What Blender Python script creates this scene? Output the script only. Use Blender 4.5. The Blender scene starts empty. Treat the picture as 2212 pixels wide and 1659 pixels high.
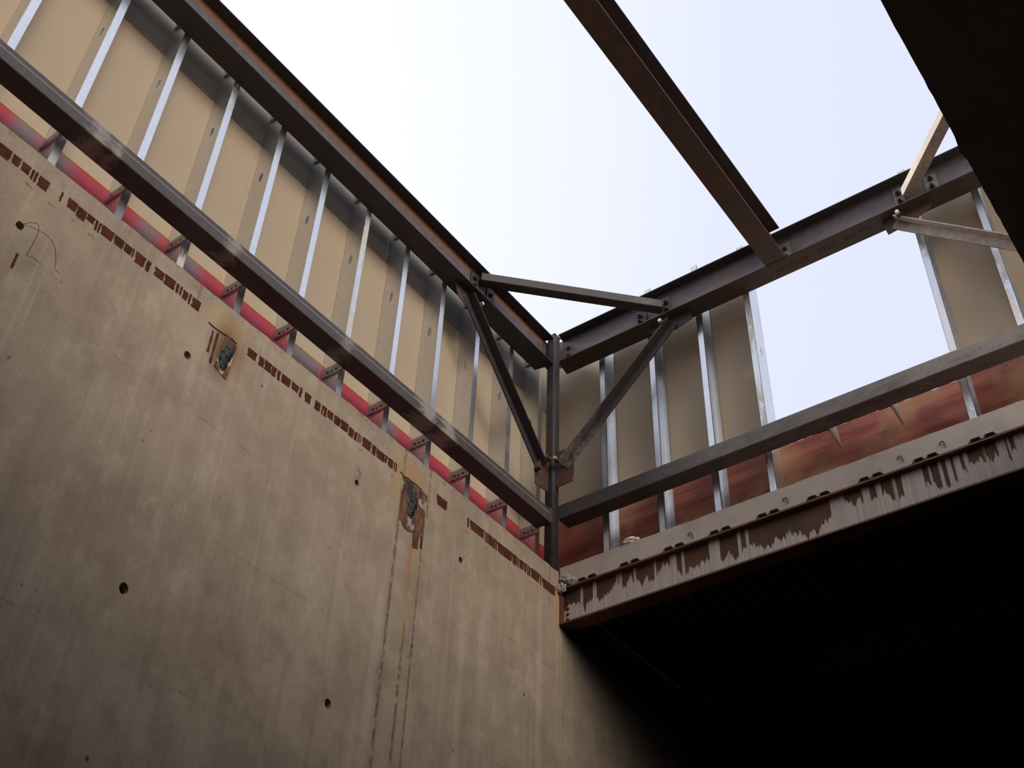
import bpy, bmesh, math, random
from mathutils import Vector, Matrix, noise as mnoise
from mathutils.geometry import delaunay_2d_cdt
random.seed(7)
COL = bpy.context.scene.collection
S = 6.7            # metres per layout unit
Z0 = 1.6           # height of the viewer's eye above the pit floor
def W(x, y, z): return Vector((x*S, y*S, z*S + Z0))

# ------------------------------------------------------------------ materials
class NT:
    def __init__(s, name):
        s.m = bpy.data.materials.new(name); s.m.use_nodes = True
        s.t = s.m.node_tree; s.b = s.t.nodes['Principled BSDF']
        g = s.t.nodes.new('ShaderNodeNewGeometry'); s.pos = g.outputs['Position']; s.nrm = g.outputs['Normal']
    def n(s, typ, **kw):
        nd = s.t.nodes.new(typ)
        for k, v in kw.items(): setattr(nd, k, v)
        return nd
    def link(s, a, b): s.t.links.new(a, b)
    def put(s, sock, v):
        if isinstance(v, (int, float, tuple, list)): sock.default_value = v
        else: s.link(v, sock)
    def scale(s, v, vec, off=(0, 0, 0)):
        nd = s.n('ShaderNodeMapping'); nd.inputs['Scale'].default_value = vec; nd.inputs['Location'].default_value = off
        s.link(v, nd.inputs['Vector']); return nd.outputs[0]
    def noise(s, vec=(1, 1, 1), scale=1.0, detail=4, rough=.55, off=(0, 0, 0)):
        nd = s.n('ShaderNodeTexNoise'); nd.inputs['Scale'].default_value = scale
        nd.inputs['Detail'].default_value = detail; nd.inputs['Roughness'].default_value = rough
        s.link(s.scale(s.pos, vec, off), nd.inputs['Vector']); return nd.outputs['Fac']
    def math(s, op, a, b=0.0, c=0.0):
        nd = s.n('ShaderNodeMath', operation=op)
        s.put(nd.inputs[0], a); s.put(nd.inputs[1], b); s.put(nd.inputs[2], c); return nd.outputs[0]
    def ramp(s, f, a, b, lo=0.0, hi=1.0):
        nd = s.n('ShaderNodeMapRange'); nd.clamp = True
        s.put(nd.inputs['Value'], f)
        for k, v in zip(('From Min', 'From Max', 'To Min', 'To Max'), (a, b, lo, hi)): s.put(nd.inputs[k], v)
        return nd.outputs[0]
    def mix(s, f, a, b):
        nd = s.n('ShaderNodeMix', data_type='RGBA')
        s.put(nd.inputs[0], f); s.put(nd.inputs[6], a if not isinstance(a, tuple) else (*a, 1)[:4]); s.put(nd.inputs[7], b if not isinstance(b, tuple) else (*b, 1)[:4])
        return nd.outputs[2]
    def xyz(s):
        nd = s.n('ShaderNodeSeparateXYZ'); s.link(s.pos, nd.inputs[0]); return nd.outputs
    def near(s, v, c, w):   # 1 at c, 0 beyond w
        return s.ramp(s.math('ABSOLUTE', s.math('SUBTRACT', v, c)), w*.55, w, 1.0, 0.0)
    def band(s, v, a, b, soft):
        return s.math('MULTIPLY', s.ramp(v, a-soft, a+soft), s.ramp(v, b-soft, b+soft, 1, 0))
    def out(s, col, rough=.6, metal=0.0, bump=None, strength=.2, dist=.01, spec=.5):
        s.put(s.b.inputs['Base Color'], col if not isinstance(col, tuple) else (*col, 1)[:4])
        s.put(s.b.inputs['Roughness'], rough); s.put(s.b.inputs['Metallic'], metal)
        s.b.inputs['Specular IOR Level'].default_value = spec
        if bump is not None:
            nd = s.n('ShaderNodeBump'); nd.inputs['Strength'].default_value = strength; nd.inputs['Distance'].default_value = dist
            s.link(bump, nd.inputs['Height']); s.link(nd.outputs[0], s.b.inputs['Normal'])
        return s.m

def m_steel(name, base=(.050, .040, .040), rust=(.11, .040, .020), amt=.56, dust=None, dustlo=.6, zband=None, spots=None, seam=None, xdust=None, spec=.38):
    t = NT(name)
    a = t.noise(scale=3.2, detail=6); b = t.noise(scale=22, detail=5, off=(3, 1, 7)); f = t.noise(scale=140, detail=2)
    c = t.mix(t.ramp(b, .3, .7), tuple(v*.78 for v in base), tuple(v*1.22 for v in base))
    c = t.mix(t.math('MULTIPLY', t.ramp(a, amt, amt+.18), .55), c, rust)
    c = t.mix(t.math('MULTIPLY', t.ramp(f, .58, .75), .35), c, tuple(v*2.2 for v in base))
    if dust:
        d = t.noise(scale=1.3, detail=3, off=(11, 5, 2)); e = t.noise(scale=38, detail=6, rough=.7)
        k = t.math('MULTIPLY', t.ramp(d, dustlo, dustlo+.08), t.ramp(e, .36, .55))
        c = t.mix(t.math('MULTIPLY', k, .75), c, dust)
    if zband:
        zz = t.math('ADD', t.xyz()[2], t.math('MULTIPLY', b, .03))
        c = t.mix(t.math('MULTIPLY', t.band(zz, zband[0]*S+Z0+.015, zband[1]*S+Z0+.015, .02), .8), c, (.30, .11, .045))
    if spots:
        e = t.noise(vec=(1, .5, 1), scale=24, detail=8, rough=.65, off=(2, 2, 2)); k = None
        for y0, w0, a0 in spots:
            q = t.math('MULTIPLY', t.ramp(t.math('ABSOLUTE', t.math('SUBTRACT', t.xyz()[1], y0*S)), w0*S*.1, w0*S*1.35, 1, 0), a0)
            k = q if k is None else t.math('MAXIMUM', k, q)
        k = t.ramp(t.math('ADD', k, t.math('MULTIPLY', e, 1.5)), 1.05, 1.5)
        c = t.mix(t.math('MULTIPLY', k, .8), c, (.36, .30, .26))
    if xdust:
        e = t.noise(vec=(.35, 1, 1), scale=16, detail=6, rough=.65, off=(2, 2, 2))
        c = t.mix(t.math('MULTIPLY', t.math('MULTIPLY', t.ramp(t.xyz()[0], xdust[0]*S, xdust[1]*S), t.ramp(e, .36, .56, .45, 1)), .75), c, (.215, .18, .16))
    if seam:
        c = t.mix(t.math('MULTIPLY', t.near(t.xyz()[2], seam*S+Z0, .0035), .6), c, (.42, .40, .40))
    return t.out(c, rough=t.ramp(b, .3, .7, .42, .62), bump=b, strength=.12, dist=.004, spec=spec)
M = {}
M['steel'] = m_steel('rusty mill steel')
M['steel_web_left'] = m_steel('left steel web', base=(.11, .09, .098), rust=(.20, .085, .045), amt=.6, zband=(.9445, .9545))
M['steel_tube_left'] = m_steel('left tube rail steel', base=(.072, .056, .054), rust=(.13, .055, .03), amt=.58, spots=[(-.588, .016, .75), (-.572, .010, .6), (-.455, .014, .6), (-.320, .016, .6), (-.208, .020, .85), (-.178, .018, .8)], seam=.7043)
M['steel_web'] = m_steel('steel web', base=(.120, .098, .104), rust=(.20, .085, .045), amt=.6)
M['steel_top'] = m_steel('dark steel top flange', base=(.06, .052, .056), rust=(.13, .05, .025), amt=.62)
M['steel_under'] = m_steel('brown steel bottom flange', base=(.075, .054, .044), rust=(.12, .06, .03), amt=.5)
M['steel_lip'] = m_steel('rusty mill steel brown', base=(.085, .058, .050), rust=(.15, .055, .025), amt=.48)
M['steel_tube'] = m_steel('tube steel with concrete dust', base=(.060, .048, .046), dust=(.30, .25, .21), dustlo=.60)
M['steel_rail'] = m_steel('tube steel scaled grey', base=(.052, .042, .040), dust=(.24, .20, .175), dustlo=.56, xdust=(.09, .19))
M['steel_bright'] = m_steel('sun-toned steel brace', base=(.30, .255, .22), rust=(.2, .1, .05), amt=.62, dust=(.46, .38, .31), dustlo=.5)  # paler copy of the brace steel, sunlight put into the colour
M['column'] = m_steel('column steel', base=(.045, .038, .040), rust=(.15, .06, .028), amt=.52)
M['gusset'] = m_steel('gusset plate', base=(.08, .052, .042), rust=(.17, .062, .025), amt=.42)
def m_galv():
    t = NT('galvanized stud metal')
    v = t.n('ShaderNodeTexVoronoi'); v.inputs['Scale'].default_value = 42; t.link(t.scale(t.pos, (1, 1, .8)), v.inputs['Vector'])
    a = t.noise(scale=9, detail=4); w = t.noise(vec=(1, 1, .3), scale=6, detail=2)
    c = t.mix(v.outputs['Distance'], (.71, .72, .73), (.79, .80, .81))
    c = t.mix(t.math('MULTIPLY', t.ramp(a, .55, .72), .12), c, (.5, .47, .44))
    return t.out(c, rough=t.ramp(w, .3, .7, .24, .36), metal=.9, bump=a, strength=.03, dist=.006)
M['galv'] = m_galv()
def m_galv_dusty():
    t = NT('galvanized metal with plaster dust')
    a = t.noise(vec=(1, 1, .35), scale=34, detail=6, rough=.7)
    z = t.noise(scale=1.4, detail=2, off=(4, 4, 9))
    k = t.math('MULTIPLY', t.ramp(a, .44, .54), t.ramp(z, .42, .52))
    c = t.mix(k, (.72, .74, .76), (.72, .66, .62))
    return t.out(c, rough=t.ramp(k, 0, 1, .32, .8), metal=t.ramp(k, 0, 1, .85, .0), bump=a, strength=.15)
M['galv_dusty'] = m_galv_dusty()
def m_clip():
    t = NT('dull clip metal'); a = t.noise(scale=14, detail=4)
    return t.out(t.mix(a, (.30, .28, .25), (.44, .42, .38)), rough=.5, metal=.55)
M['clip'] = m_clip()
def m_board():
    t = NT('buff sheathing board')
    a = t.noise(scale=1.1, detail=3); b = t.noise(scale=60, detail=3); d = t.noise(vec=(1, 1, 1.4), scale=2.4, detail=5, off=(2, 8, 1))
    c = t.mix(a, (.50, .39, .275), (.57, .455, .33))
    c = t.mix(t.math('MULTIPLY', t.ramp(d, .6, .72), .35), c, (.46, .38, .33))
    c = t.mix(t.math('MULTIPLY', t.ramp(b, .66, .72), .4), c, (.35, .27, .22))
    return t.out(c, rough=.85, bump=b, strength=.04, spec=.2)
M['board'] = m_board()
t = NT('grey shade-toned board'); a = t.noise(scale=1.3, detail=4); b = t.noise(scale=50, detail=3)
M['board_shaded'] = t.out(t.mix(t.math('MULTIPLY', t.ramp(b, .64, .72), .3), t.mix(a, (.30, .28, .25), (.37, .345, .305)), (.15, .14, .12)), rough=.9, spec=.15)  # greyer board; part of the beam's shadow band is put into its colour
M['board_dull'] = (lambda t: t.out(t.mix(t.noise(scale=1.3, detail=4), (.46, .385, .29), (.52, .44, .335)), rough=.88, spec=.2))(NT('dull buff board'))
t = NT('yellow board edge'); M['yellow'] = t.out(t.mix(t.noise(scale=20), (.70, .46, .05), (.8, .58, .16)), rough=.7)
t = NT('board joint line'); M['joint'] = t.out((.22, .14, .07), rough=.9)  # dark brown line along the board joint
def m_red():
    t = NT('crimson coated board'); x, y, z = t.xyz()
    a = t.noise(scale=2, detail=3); b = t.noise(scale=70, detail=2)
    c = t.mix(a, (.40, .030, .055), (.50, .055, .085))
    # grey patches bay by bay, each with its own soft outline
    k = None
    for y0, y1 in ((-.630, -.606), (-.600, -.581), (-.513, -.493), (-.480, -.449), (-.357, -.306), (-.232, -.200)):
        w = t.n('ShaderNodeMath', operation='ADD'); t.link(y, w.inputs[0]); t.link(t.math('MULTIPLY', a, .06), w.inputs[1])
        q = t.band(w.outputs[0], y0*S+.03, y1*S+.03, .05)
        k = q if k is None else t.math('MAXIMUM', k, q)
    c = t.mix(t.math('MULTIPLY', k, .93), c, (.22, .175, .19))
    c = t.mix(t.math('MULTIPLY', t.ramp(b, .62, .75), .25), c, (.5, .2, .2))
    return t.out(c, rough=.7)
M['red'] = m_red()
def m_ply():
    t = NT('red stained plywood')
    g = t.noise(vec=(.6, .6, 7), scale=2.2, detail=7, rough=.65); a = t.noise(scale=1.9, detail=3); k = t.noise(vec=(1, 1, 2.2), scale=5.5, detail=2, off=(1, 9, 4))
    sp = t.noise(vec=(.6, .6, 1.6), scale=16, detail=2)
    c = t.mix(t.ramp(g, .35, .7), (.25, .050, .035), (.44, .16, .095))
    c = t.mix(t.ramp(a, .5, .68), c, (.47, .24, .115))
    c = t.mix(t.math('MULTIPLY', t.ramp(a, .46, .30), .6), c, (.25, .035, .035))
    c = t.mix(t.math('MULTIPLY', t.ramp(k, .66, .72), .55), c, (.16, .07, .05))
    c = t.mix(t.math('MULTIPLY', t.ramp(sp, .70, .73), .7), c, (.14, .06, .04))
    return t.out(c, rough=.75, bump=g, strength=.1)
M['ply'] = m_ply()
t = NT('greenish board edge'); M['edge_green'] = t.out((.42, .40, .10), rough=.8)

def m_concrete(name, lo, hi, wall=False):
    t = NT(name); x, y, z = t.xyz()
    big = t.noise(scale=.55, detail=4, off=(5, 2, 3)); mid = t.noise(scale=2.6, detail=6, rough=.62); fine = t.noise(scale=45, detail=5)
    c = t.mix(t.ramp(big, .38, .62), lo, hi)
    c = t.mix(t.math('MULTIPLY', t.ramp(mid, .48, .66), .5), c, tuple(v*.70 for v in lo))
    c = t.mix(t.math('MULTIPLY', t.ramp(mid, .46, .34), .18), c, tuple(min(1, v*1.16) for v in hi))
    bump = t.math('ADD', t.math('MULTIPLY', mid, .6), t.math('MULTIPLY', fine, .35))
    if wall:
        m2 = t.noise(vec=(1, 1, .8), scale=6.5, detail=8, rough=.68, off=(8, 1, 2)); m3 = t.noise(scale=1.5, detail=5, rough=.7, off=(1, 6, 6))
        c = t.mix(t.math('MULTIPLY', t.math('MULTIPLY', t.ramp(m2, .48, .62), t.ramp(m3, .42, .58)), .5), c, (.20, .15, .105))
        c = t.mix(t.math('MULTIPLY', t.math('MULTIPLY', t.ramp(m2, .50, .38), t.ramp(m3, .58, .42)), .32), c, (.52, .43, .32))
        c = t.mix(t.math('MULTIPLY', t.ramp(fine, .60, .72), .4), c, (.16, .12, .09))
        st = t.noise(vec=(1, 13, .32), scale=1.0, detail=5, rough=.6); st2 = t.noise(vec=(1, 34, .5), scale=1.0, detail=4, off=(0, 3, 1))
        low = t.ramp(z, 3.2*1.0, 5.0, 1.0, .45)
        c = t.mix(t.math('MULTIPLY', t.math('MULTIPLY', t.ramp(st, .52, .66), .42), low), c, (.215, .165, .125))
        c = t.mix(t.math('MULTIPLY', t.ramp(st2, .56, .70), .30), c, (.225, .175, .14))
        c = t.mix(t.math('MULTIPLY', t.ramp(st2, .42, .28), .22), c, (.55, .46, .37))
        # pale runs of grout
        for yy, za, zb, ww in ((-.0305, .30, .595, .010), (-.462, .53, .60, .008), (-.116, .30, .55, .012), (-.142, .30, .52, .01), (-.244, .34, .50, .01)):
            yw = t.math('ADD', y, t.math('MULTIPLY', mid, .03))
            k = t.math('MULTIPLY', t.near(yw, yy*S+.015, ww*S*.5), t.band(z, za*S+Z0, zb*S+Z0, .12))
            c = t.mix(t.math('MULTIPLY', k, .09), c, (.74, .66, .58))
        # formwork lines and the two board joints
        jz = t.math('ADD', z, t.math('MULTIPLY', mid, .012))
        for zz, ya, yb in ((.335, -.60, -.505), (.335, -.45, -.36), (.529, -.56, -.36), (.530, -.135, .02), (.505, -.145, -.02), (.484, -.232, -.20), (.445, -.40, -.30), (.41, -.14, -.01)):
            k = t.math('MULTIPLY', t.near(jz, zz*S+Z0, .008), t.band(y, ya*S, yb*S, .2))
            k = t.math('MULTIPLY', k, t.ramp(st, .45, .6))
            c = t.mix(t.math('MULTIPLY', k, .5), c, (.18, .14, .08))
        pit = t.noise(vec=(1, 1.6, .8), scale=26, detail=4)
        for yy, za, zb, ww, st_ in ((-.2348, .30, .640, .014, .7), (-.2035, .30, .585, .010, .65), (-.2145, .30, .4755, .013, .7), (-.2005, .585, .640, .012, .5), (-.0155, .595, .640, .010, .4), (-.474, .610, .640, .008, .4)):
            yw = t.math('ADD', y, t.math('MULTIPLY', pit, .02))
            k = t.math('MULTIPLY', t.near(yw, yy*S+.01, ww), t.band(z, za*S+Z0, zb*S+Z0, .02))
            k = t.math('MULTIPLY', k, t.ramp(pit, .40, .52))
            c = t.mix(t.math('MULTIPLY', k, st_), c, (.085, .06, .045))
            bump = t.math('SUBTRACT', bump, t.math('MULTIPLY', k, 1.2))
        # rust halo round the embeds, the runs below, the corner
        def stain(c, y0, z0, ry, rz, col, amt, e=None):
            dy = t.math('DIVIDE', t.math('SUBTRACT', y, y0*S), ry*S); dz = t.math('DIVIDE', t.math('SUBTRACT', z, z0*S+Z0), rz*S)
            d = t.math('SQRT', t.math('ADD', t.math('MULTIPLY', dy, dy), t.math('MULTIPLY', dz, dz)))
            d = t.math('ADD', d, t.math('MULTIPLY', t.math('SUBTRACT', mid, .5), 1.1))
            return t.mix(t.math('MULTIPLY', t.ramp(d, .15, 1.0, 1, 0), amt), c, col)
        c = stain(c, -.448, .622, .034, .014, (.42, .29, .11), .55)
        c = stain(c, -.437, .600, .022, .034, (.20, .09, .03), .85)
        c = stain(c, -.442, .590, .012, .030, (.10, .05, .025), .75)
        c = stain(c, -.222, .618, .026, .018, (.38, .20, .07), .65)
        c = stain(c, -.238, .600, .018, .040, (.40, .27, .10), .5)
        c = stain(c, -.2165, .535, .0042, .062, (.34, .14, .035), .7)
        c = stain(c, -.2155, .475, .0032, .045, (.40, .22, .08), .5)
        c = stain(c, -.208, .545, .009, .05, (.40, .28, .12), .45)
        c = stain(c, -.003, .600, .0045, .045, (.42, .17, .05), .6)
        c = stain(c, -.615, .585, .03, .03, (.40, .32, .2), .3)
        sp = t.n('ShaderNodeTexVoronoi'); sp.inputs['Scale'].default_value = 5.2; t.link(t.scale(t.pos, (1, 1, .8)), sp.inputs['Vector'])
        pr = t.math('MULTIPLY', t.ramp(sp.outputs['Distance'], .035, .06, 1, 0), t.ramp(t.noise(scale=1.7, off=(7, 7, 7)), .5, .56))
        c = t.mix(t.math('MULTIPLY', pr, .9), c, (.07, .045, .035))
        sp = t.n('ShaderNodeTexVoronoi'); sp.inputs['Scale'].default_value = 13; t.link(t.scale(t.pos, (1, 1, .7)), sp.inputs['Vector'])
        c = t.mix(t.math('MULTIPLY', t.ramp(sp.outputs['Distance'], .04, .08, 1, 0), t.ramp(t.noise(scale=3.7, off=(7, 1, 7)), .5, .6, 0, .7)), c, (.10, .07, .06))
        # scabby band along the top
        tp = t.math('MULTIPLY', t.ramp(z, .625*S+Z0, .636*S+Z0), t.ramp(t.noise(scale=17, detail=6, rough=.75), .53, .64))
        c = t.mix(t.math('MULTIPLY', tp, .6), c, (.13, .10, .085))
    else:
        pit = t.noise(scale=26, detail=5, rough=.7, off=(3, 3, 3))
        c = t.mix(t.math('MULTIPLY', t.ramp(pit, .62, .7), .55), c, (.12, .10, .09))
    return t.out(c, rough=.88, bump=bump, strength=.22, dist=.02, spec=.25)
M['wall'] = m_concrete('cast concrete wall', (.315, .240, .175), (.385, .300, .222), True)
M['slab'] = m_concrete('slab edge concrete', (.36, .30, .25), (.43, .365, .31))
M['dark_concrete'] = m_concrete('dark concrete', (.34, .27, .235), (.42, .34, .30))
M['rubble'] = m_concrete('rubble', (.30, .27, .25), (.42, .39, .35))
t = NT('rust patch'); a = t.noise(scale=14, detail=5)
M['rust'] = t.out(t.mix(t.ramp(a, .35, .7), (.055, .019, .011), (.105, .034, .018)), rough=.9, bump=a, strength=.2, spec=.05)
t = NT('orange rust flakes'); M['rust_orange'] = t.out(t.mix(t.noise(scale=18, detail=4), (.30, .12, .045), (.48, .25, .11)), rough=.85)
t = NT('embed plate rust'); a = t.noise(vec=(1, 1, .35), scale=17, detail=6, rough=.7); b = t.noise(vec=(1, 1, .5), scale=11, detail=5, off=(4, 4, 1))
c = t.mix(t.ramp(a, .4, .62), (.035, .016, .011), (.19, .08, .028)); c = t.mix(t.ramp(b, .54, .60), c, (.40, .33, .27))
M['embed'] = t.out(c, rough=.85, bump=a, strength=.5, dist=.03)
t = NT('weld slag'); a = t.noise(scale=40, detail=5)
M['weld'] = t.out(t.mix(a, (.012, .014, .015), (.06, .07, .075)), rough=.42, metal=.4, bump=a, strength=.7, dist=.02)
t = NT('hole black'); M['hole'] = t.out((.02, .013, .01), rough=.9)
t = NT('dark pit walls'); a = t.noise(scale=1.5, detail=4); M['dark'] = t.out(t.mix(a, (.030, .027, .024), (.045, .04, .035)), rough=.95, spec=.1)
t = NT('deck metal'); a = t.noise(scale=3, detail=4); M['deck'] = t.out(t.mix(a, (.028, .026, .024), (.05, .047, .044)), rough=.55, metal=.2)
t = NT('tie wire'); M['wire'] = t.out((.13, .07, .045), rough=.7)
t = NT('bolt steel'); M['bolt'] = t.out((.045, .04, .042), rough=.4, metal=.5)
t = NT('zinc bolt end'); M['zinc'] = t.out((.82, .80, .78), rough=.35, metal=.6)
t = NT('mud floor'); a = t.noise(scale=.8, detail=6); M['floor'] = t.out(t.mix(a, (.06, .05, .042), (.10, .085, .07)), rough=.95, bump=a, strength=.4)
t = NT('marker paint'); M['ink'] = t.out((.045, .032, .027), rough=.8)
t = NT('chalk smudge'); M['chalk'] = t.out((.26, .21, .15), rough=.9)
def m_drip():   # edge beam web: rust brown with cement runs standing on the lower flange
    t = NT('cement streaked channel'); x, y, z = t.xyz()
    zr = t.ramp(z, .5815*S+Z0, .6195*S+Z0)          # 0 bottom .. 1 top
    wide = t.noise(vec=(4.2, 1, .10), scale=1, detail=3, rough=.6); thin = t.noise(vec=(26, 1, .35), scale=1, detail=4, rough=.6, off=(3, 0, 2)); c4 = t.noise(vec=(70, 1, 1.2), scale=1, detail=3)
    col = t.mix(t.ramp(t.noise(scale=5, detail=4), .35, .7), (.045, .017, .006), (.095, .034, .010))
    h = t.math('ADD', t.math('MULTIPLY', wide, 1.5), t.math('MULTIPLY', thin, 1.25))
    k = t.ramp(t.math('SUBTRACT', h, t.math('MULTIPLY', zr, 1.05)), .87, .92)
    k2 = t.ramp(t.noise(vec=(8, 1, .10), scale=1, detail=2, off=(1, 0, 4)), .565, .585)
    k3 = t.ramp(t.noise(vec=(13, 1, .12), scale=1, detail=1, off=(9, 0, 1)), .585, .60)
    k = t.math('MAXIMUM', k, t.math('MAXIMUM', k2, k3))
    cem = t.mix(t.ramp(c4, .35, .65), (.33, .27, .235), (.46, .39, .34))
    return t.out(t.mix(t.math('MULTIPLY', k, .93), col, cem), rough=.8, bump=k, strength=.25, dist=.01)
M['drip'] = m_drip()
M['lip_rust'] = m_steel('rusted flange', base=(.085, .034, .018), rust=(.18, .065, .024), amt=.4)

# ------------------------------------------------------------------ mesh helpers (layout units in, metres out)
class MB:
    def __init__(s): s.v = []; s.f = []
    def box(s, a, b):
        i = len(s.v); (x0, y0, z0), (x1, y1, z1) = a, b
        for z in (z0, z1):
            for x, y in ((x0, y0), (x1, y0), (x1, y1), (x0, y1)): s.v.append(W(x, y, z))
        for q in ((0, 3, 2, 1), (4, 5, 6, 7), (0, 1, 5, 4), (1, 2, 6, 5), (2, 3, 7, 6), (3, 0, 4, 7)): s.f.append([i+k for k in q])
        return s
    def sweep(s, prof, p0, p1, up, right=None, cut0=None, cut1=None):
        """extrude closed 2D profile (metres) from p0 to p1 (metres, world); cut: function(u,v)->shift along the axis"""
        d = (p1-p0).normalized(); r = right.normalized() if right else d.cross(up).normalized(); u = r.cross(d).normalized()
        if up.dot(u) < 0: u = -u
        i = len(s.v); n = len(prof)
        for p, c in ((p0, cut0), (p1, cut1)):
            for a, b in prof: s.v.append(p + r*a + u*b + d*(c(a, b) if c else 0))
        for k in range(n): s.f.append([i+k, i+(k+1) % n, i+n+(k+1) % n, i+n+k])
        s.f.append([i+k for k in range(n)][::-1]); s.f.append([i+n+k for k in range(n)]); return s
    def plate(s, outline, holes, mapf, t0, t1):
        """flat plate from 2D outline and holes; mapf(u,v,t)->world"""
        pts = []; edges = []; loops = []
        for lp in [outline]+holes:
            k = len(pts); pts += [Vector(p) for p in lp]; m = len(lp); loops.append((k, m)); edges += [(k+j, k+(j+1) % m) for j in range(m)]
        vo, eo, fo, *_ = delaunay_2d_cdt(pts, edges, [], 1 if not holes else 3, 1e-7)
        if holes:
            def inside(p, lp):
                c = False; m = len(lp)
                for j in range(m):
                    a, b = lp[j], lp[(j+1) % m]
                    if (a[1] > p[1]) != (b[1] > p[1]) and p[0] < (b[0]-a[0])*(p[1]-a[1])/(b[1]-a[1])+a[0]: c = not c
                return c
            vo, eo, fo, *_ = delaunay_2d_cdt(pts, edges, [], 0, 1e-7)
            keep = []
            for fc in fo:
                cx = sum(vo[j][0] for j in fc)/len(fc); cy = sum(vo[j][1] for j in fc)/len(fc)
                if inside((cx, cy), outline) and not any(inside((cx, cy), h) for h in holes): keep.append(fc)
            fo = keep
        i = len(s.v); n = len(vo)
        for tt in (t0, t1):
            for p in vo: s.v.append(mapf(p[0], p[1], tt))
        for fc in fo: s.f.append([i+j for j in fc]); s.f.append([i+n+j for j in reversed(fc)])
        for k, m in loops:
            j0 = len(s.v)
            for tt in (t0, t1):
                for j in range(m): s.v.append(mapf(pts[k+j][0], pts[k+j][1], tt))
            for j in range(m): s.f.append([j0+j, j0+(j+1) % m, j0+m+(j+1) % m, j0+m+j])
        return s
    def cyl(s, p0, p1, r, n=12, r1=None):
        d = (p1-p0).normalized(); a = d.orthogonal().normalized(); b = d.cross(a); i = len(s.v)
        for p, rr in ((p0, r), (p1, r if r1 is None else r1)):
            for k in range(n): s.v.append(p + a*rr*math.cos(k*2*math.pi/n) + b*rr*math.sin(k*2*math.pi/n))
        for k in range(n): s.f.append([i+k, i+(k+1) % n, i+n+(k+1) % n, i+n+k])
        s.f.append([i+k for k in range(n)][::-1]); s.f.append([i+n+k for k in range(n)]); return s
    def tube(s, pts, r, n=6):
        for a, b in zip(pts, pts[1:]): s.cyl(a, b, r, n)
        return s
    def rock(s, c, r, seed, sq=(1, 1, 1), sub=2, amp=.45):
        bm = bmesh.new(); bmesh.ops.create_icosphere(bm, subdivisions=sub, radius=1)
        i = len(s.v)
        for v in bm.verts:
            q = v.co*(1+amp*mnoise.noise(v.co*1.7+Vector((seed, seed*.3, 1))) + amp*.4*mnoise.noise(v.co*5+Vector((seed, 0, 0))))
            s.v.append(c+Vector((q.x*r*sq[0], q.y*r*sq[1], q.z*r*sq[2])))
        for f in bm.faces: s.f.append([i+v.index for v in f.verts])
        bm.free(); return s
    def build(s, name, mat, parent=None, origin=None, bevel=0):
        me = bpy.data.meshes.new(name)
        o = bpy.data.objects.new(name, me); COL.objects.link(o)
        if parent is not None: o.parent = parent; off = WLOC[parent.name]
        else: off = origin if origin is not None else base_of(s.v)
        WLOC[o.name] = off.copy()
        me.from_pydata([v-off for v in s.v], [], s.f); me.update()
        bm = bmesh.new(); bm.from_mesh(me); bmesh.ops.remove_doubles(bm, verts=bm.verts, dist=1e-5); bmesh.ops.recalc_face_normals(bm, faces=bm.faces); bm.to_mesh(me); bm.free()
        me.materials.append(M[mat])
        if parent is None: o.location = off
        if bevel:
            b = o.modifiers.new('bevel', 'BEVEL'); b.width = bevel; b.segments = 2; b.limit_method = 'ANGLE'; b.angle_limit = .9
        return o
WLOC = {}
def base_of(vs):
    xs = [v.x for v in vs]; ys = [v.y for v in vs]; zs = [v.z for v in vs]
    return Vector(((min(xs)+max(xs))/2, (min(ys)+max(ys))/2, min(zs)))
def empty(name, loc):
    o = bpy.data.objects.new(name, None); COL.objects.link(o); o.location = loc; o.empty_display_size = .1; WLOC[o.name] = Vector(loc); return o
def tag(o, label=None, cat=None, group=None, kind=None):
    if label: o['label'] = label
    if cat: o['category'] = cat
    if group: o['group'] = group
    if kind: o['kind'] = kind
    return o
def copy_tree(o, parent=None):
    c = o.copy(); COL.objects.link(c); c.parent = parent
    for ch in list(o.children): copy_tree(ch, c)
    return c
X, Y, Z = Vector((1, 0, 0)), Vector((0, 1, 0)), Vector((0, 0, 1))
mm = lambda v: v/1000.0
U = lambda v: v/S       # metres -> layout units
def rrect(w, h, r, n=5):
    p = []
    for cx, cy, a0 in ((w/2-r, h/2-r, 0), (-w/2+r, h/2-r, 90), (-w/2+r, -h/2+r, 180), (w/2-r, -h/2+r, 270)):
        for k in range(n+1):
            a = math.radians(a0+90*k/n); p.append((cx+r*math.cos(a), cy+r*math.sin(a)))
    return p
def rect(w, h, cx=0, cy=0): return [(cx-w/2, cy-h/2), (cx+w/2, cy-h/2), (cx+w/2, cy+h/2), (cx-w/2, cy+h/2)]

# ------------------------------------------------------------------ the setting
# concrete wall along x = 0 with a chipped top edge and six tie holes
WT = .6385
def circ(cy, cz, r, n=12, seed=1): return [(cy+r*math.cos(k*2*math.pi/n)*(1+.12*math.sin(k*seed)), cz+r*1.1*math.sin(k*2*math.pi/n)) for k in range(n)]
HOLES = [(-.6142, .5725, .0036), (-.4696, .5699, .0037), (-.2877, .5696, .0030), (-.1517, .5702, .0034), (-.4668, .3779, .0044), (-.2844, .379, .0040), (-.655, .379, .004)]
top = []
n = 150
for k in range(n+1):
    y = -1.40 + k*(1.40-.010)/n
    top.append((y, WT + .0011*mnoise.noise(Vector((y*60, 0, 0))) + .0007*mnoise.noise(Vector((y*260, 3, 0)))))
outl = [(-1.40, -.2388), (.236, -.2388), (.236, .6190), (-.001, .6190), (-.001, .6390)] + top[::-1]
HOLES = [(a, b, r*.84) for a, b, r in HOLES]
hl = [circ(a, b, r, 12, i+2) for i, (a, b, r) in enumerate(HOLES)]
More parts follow.
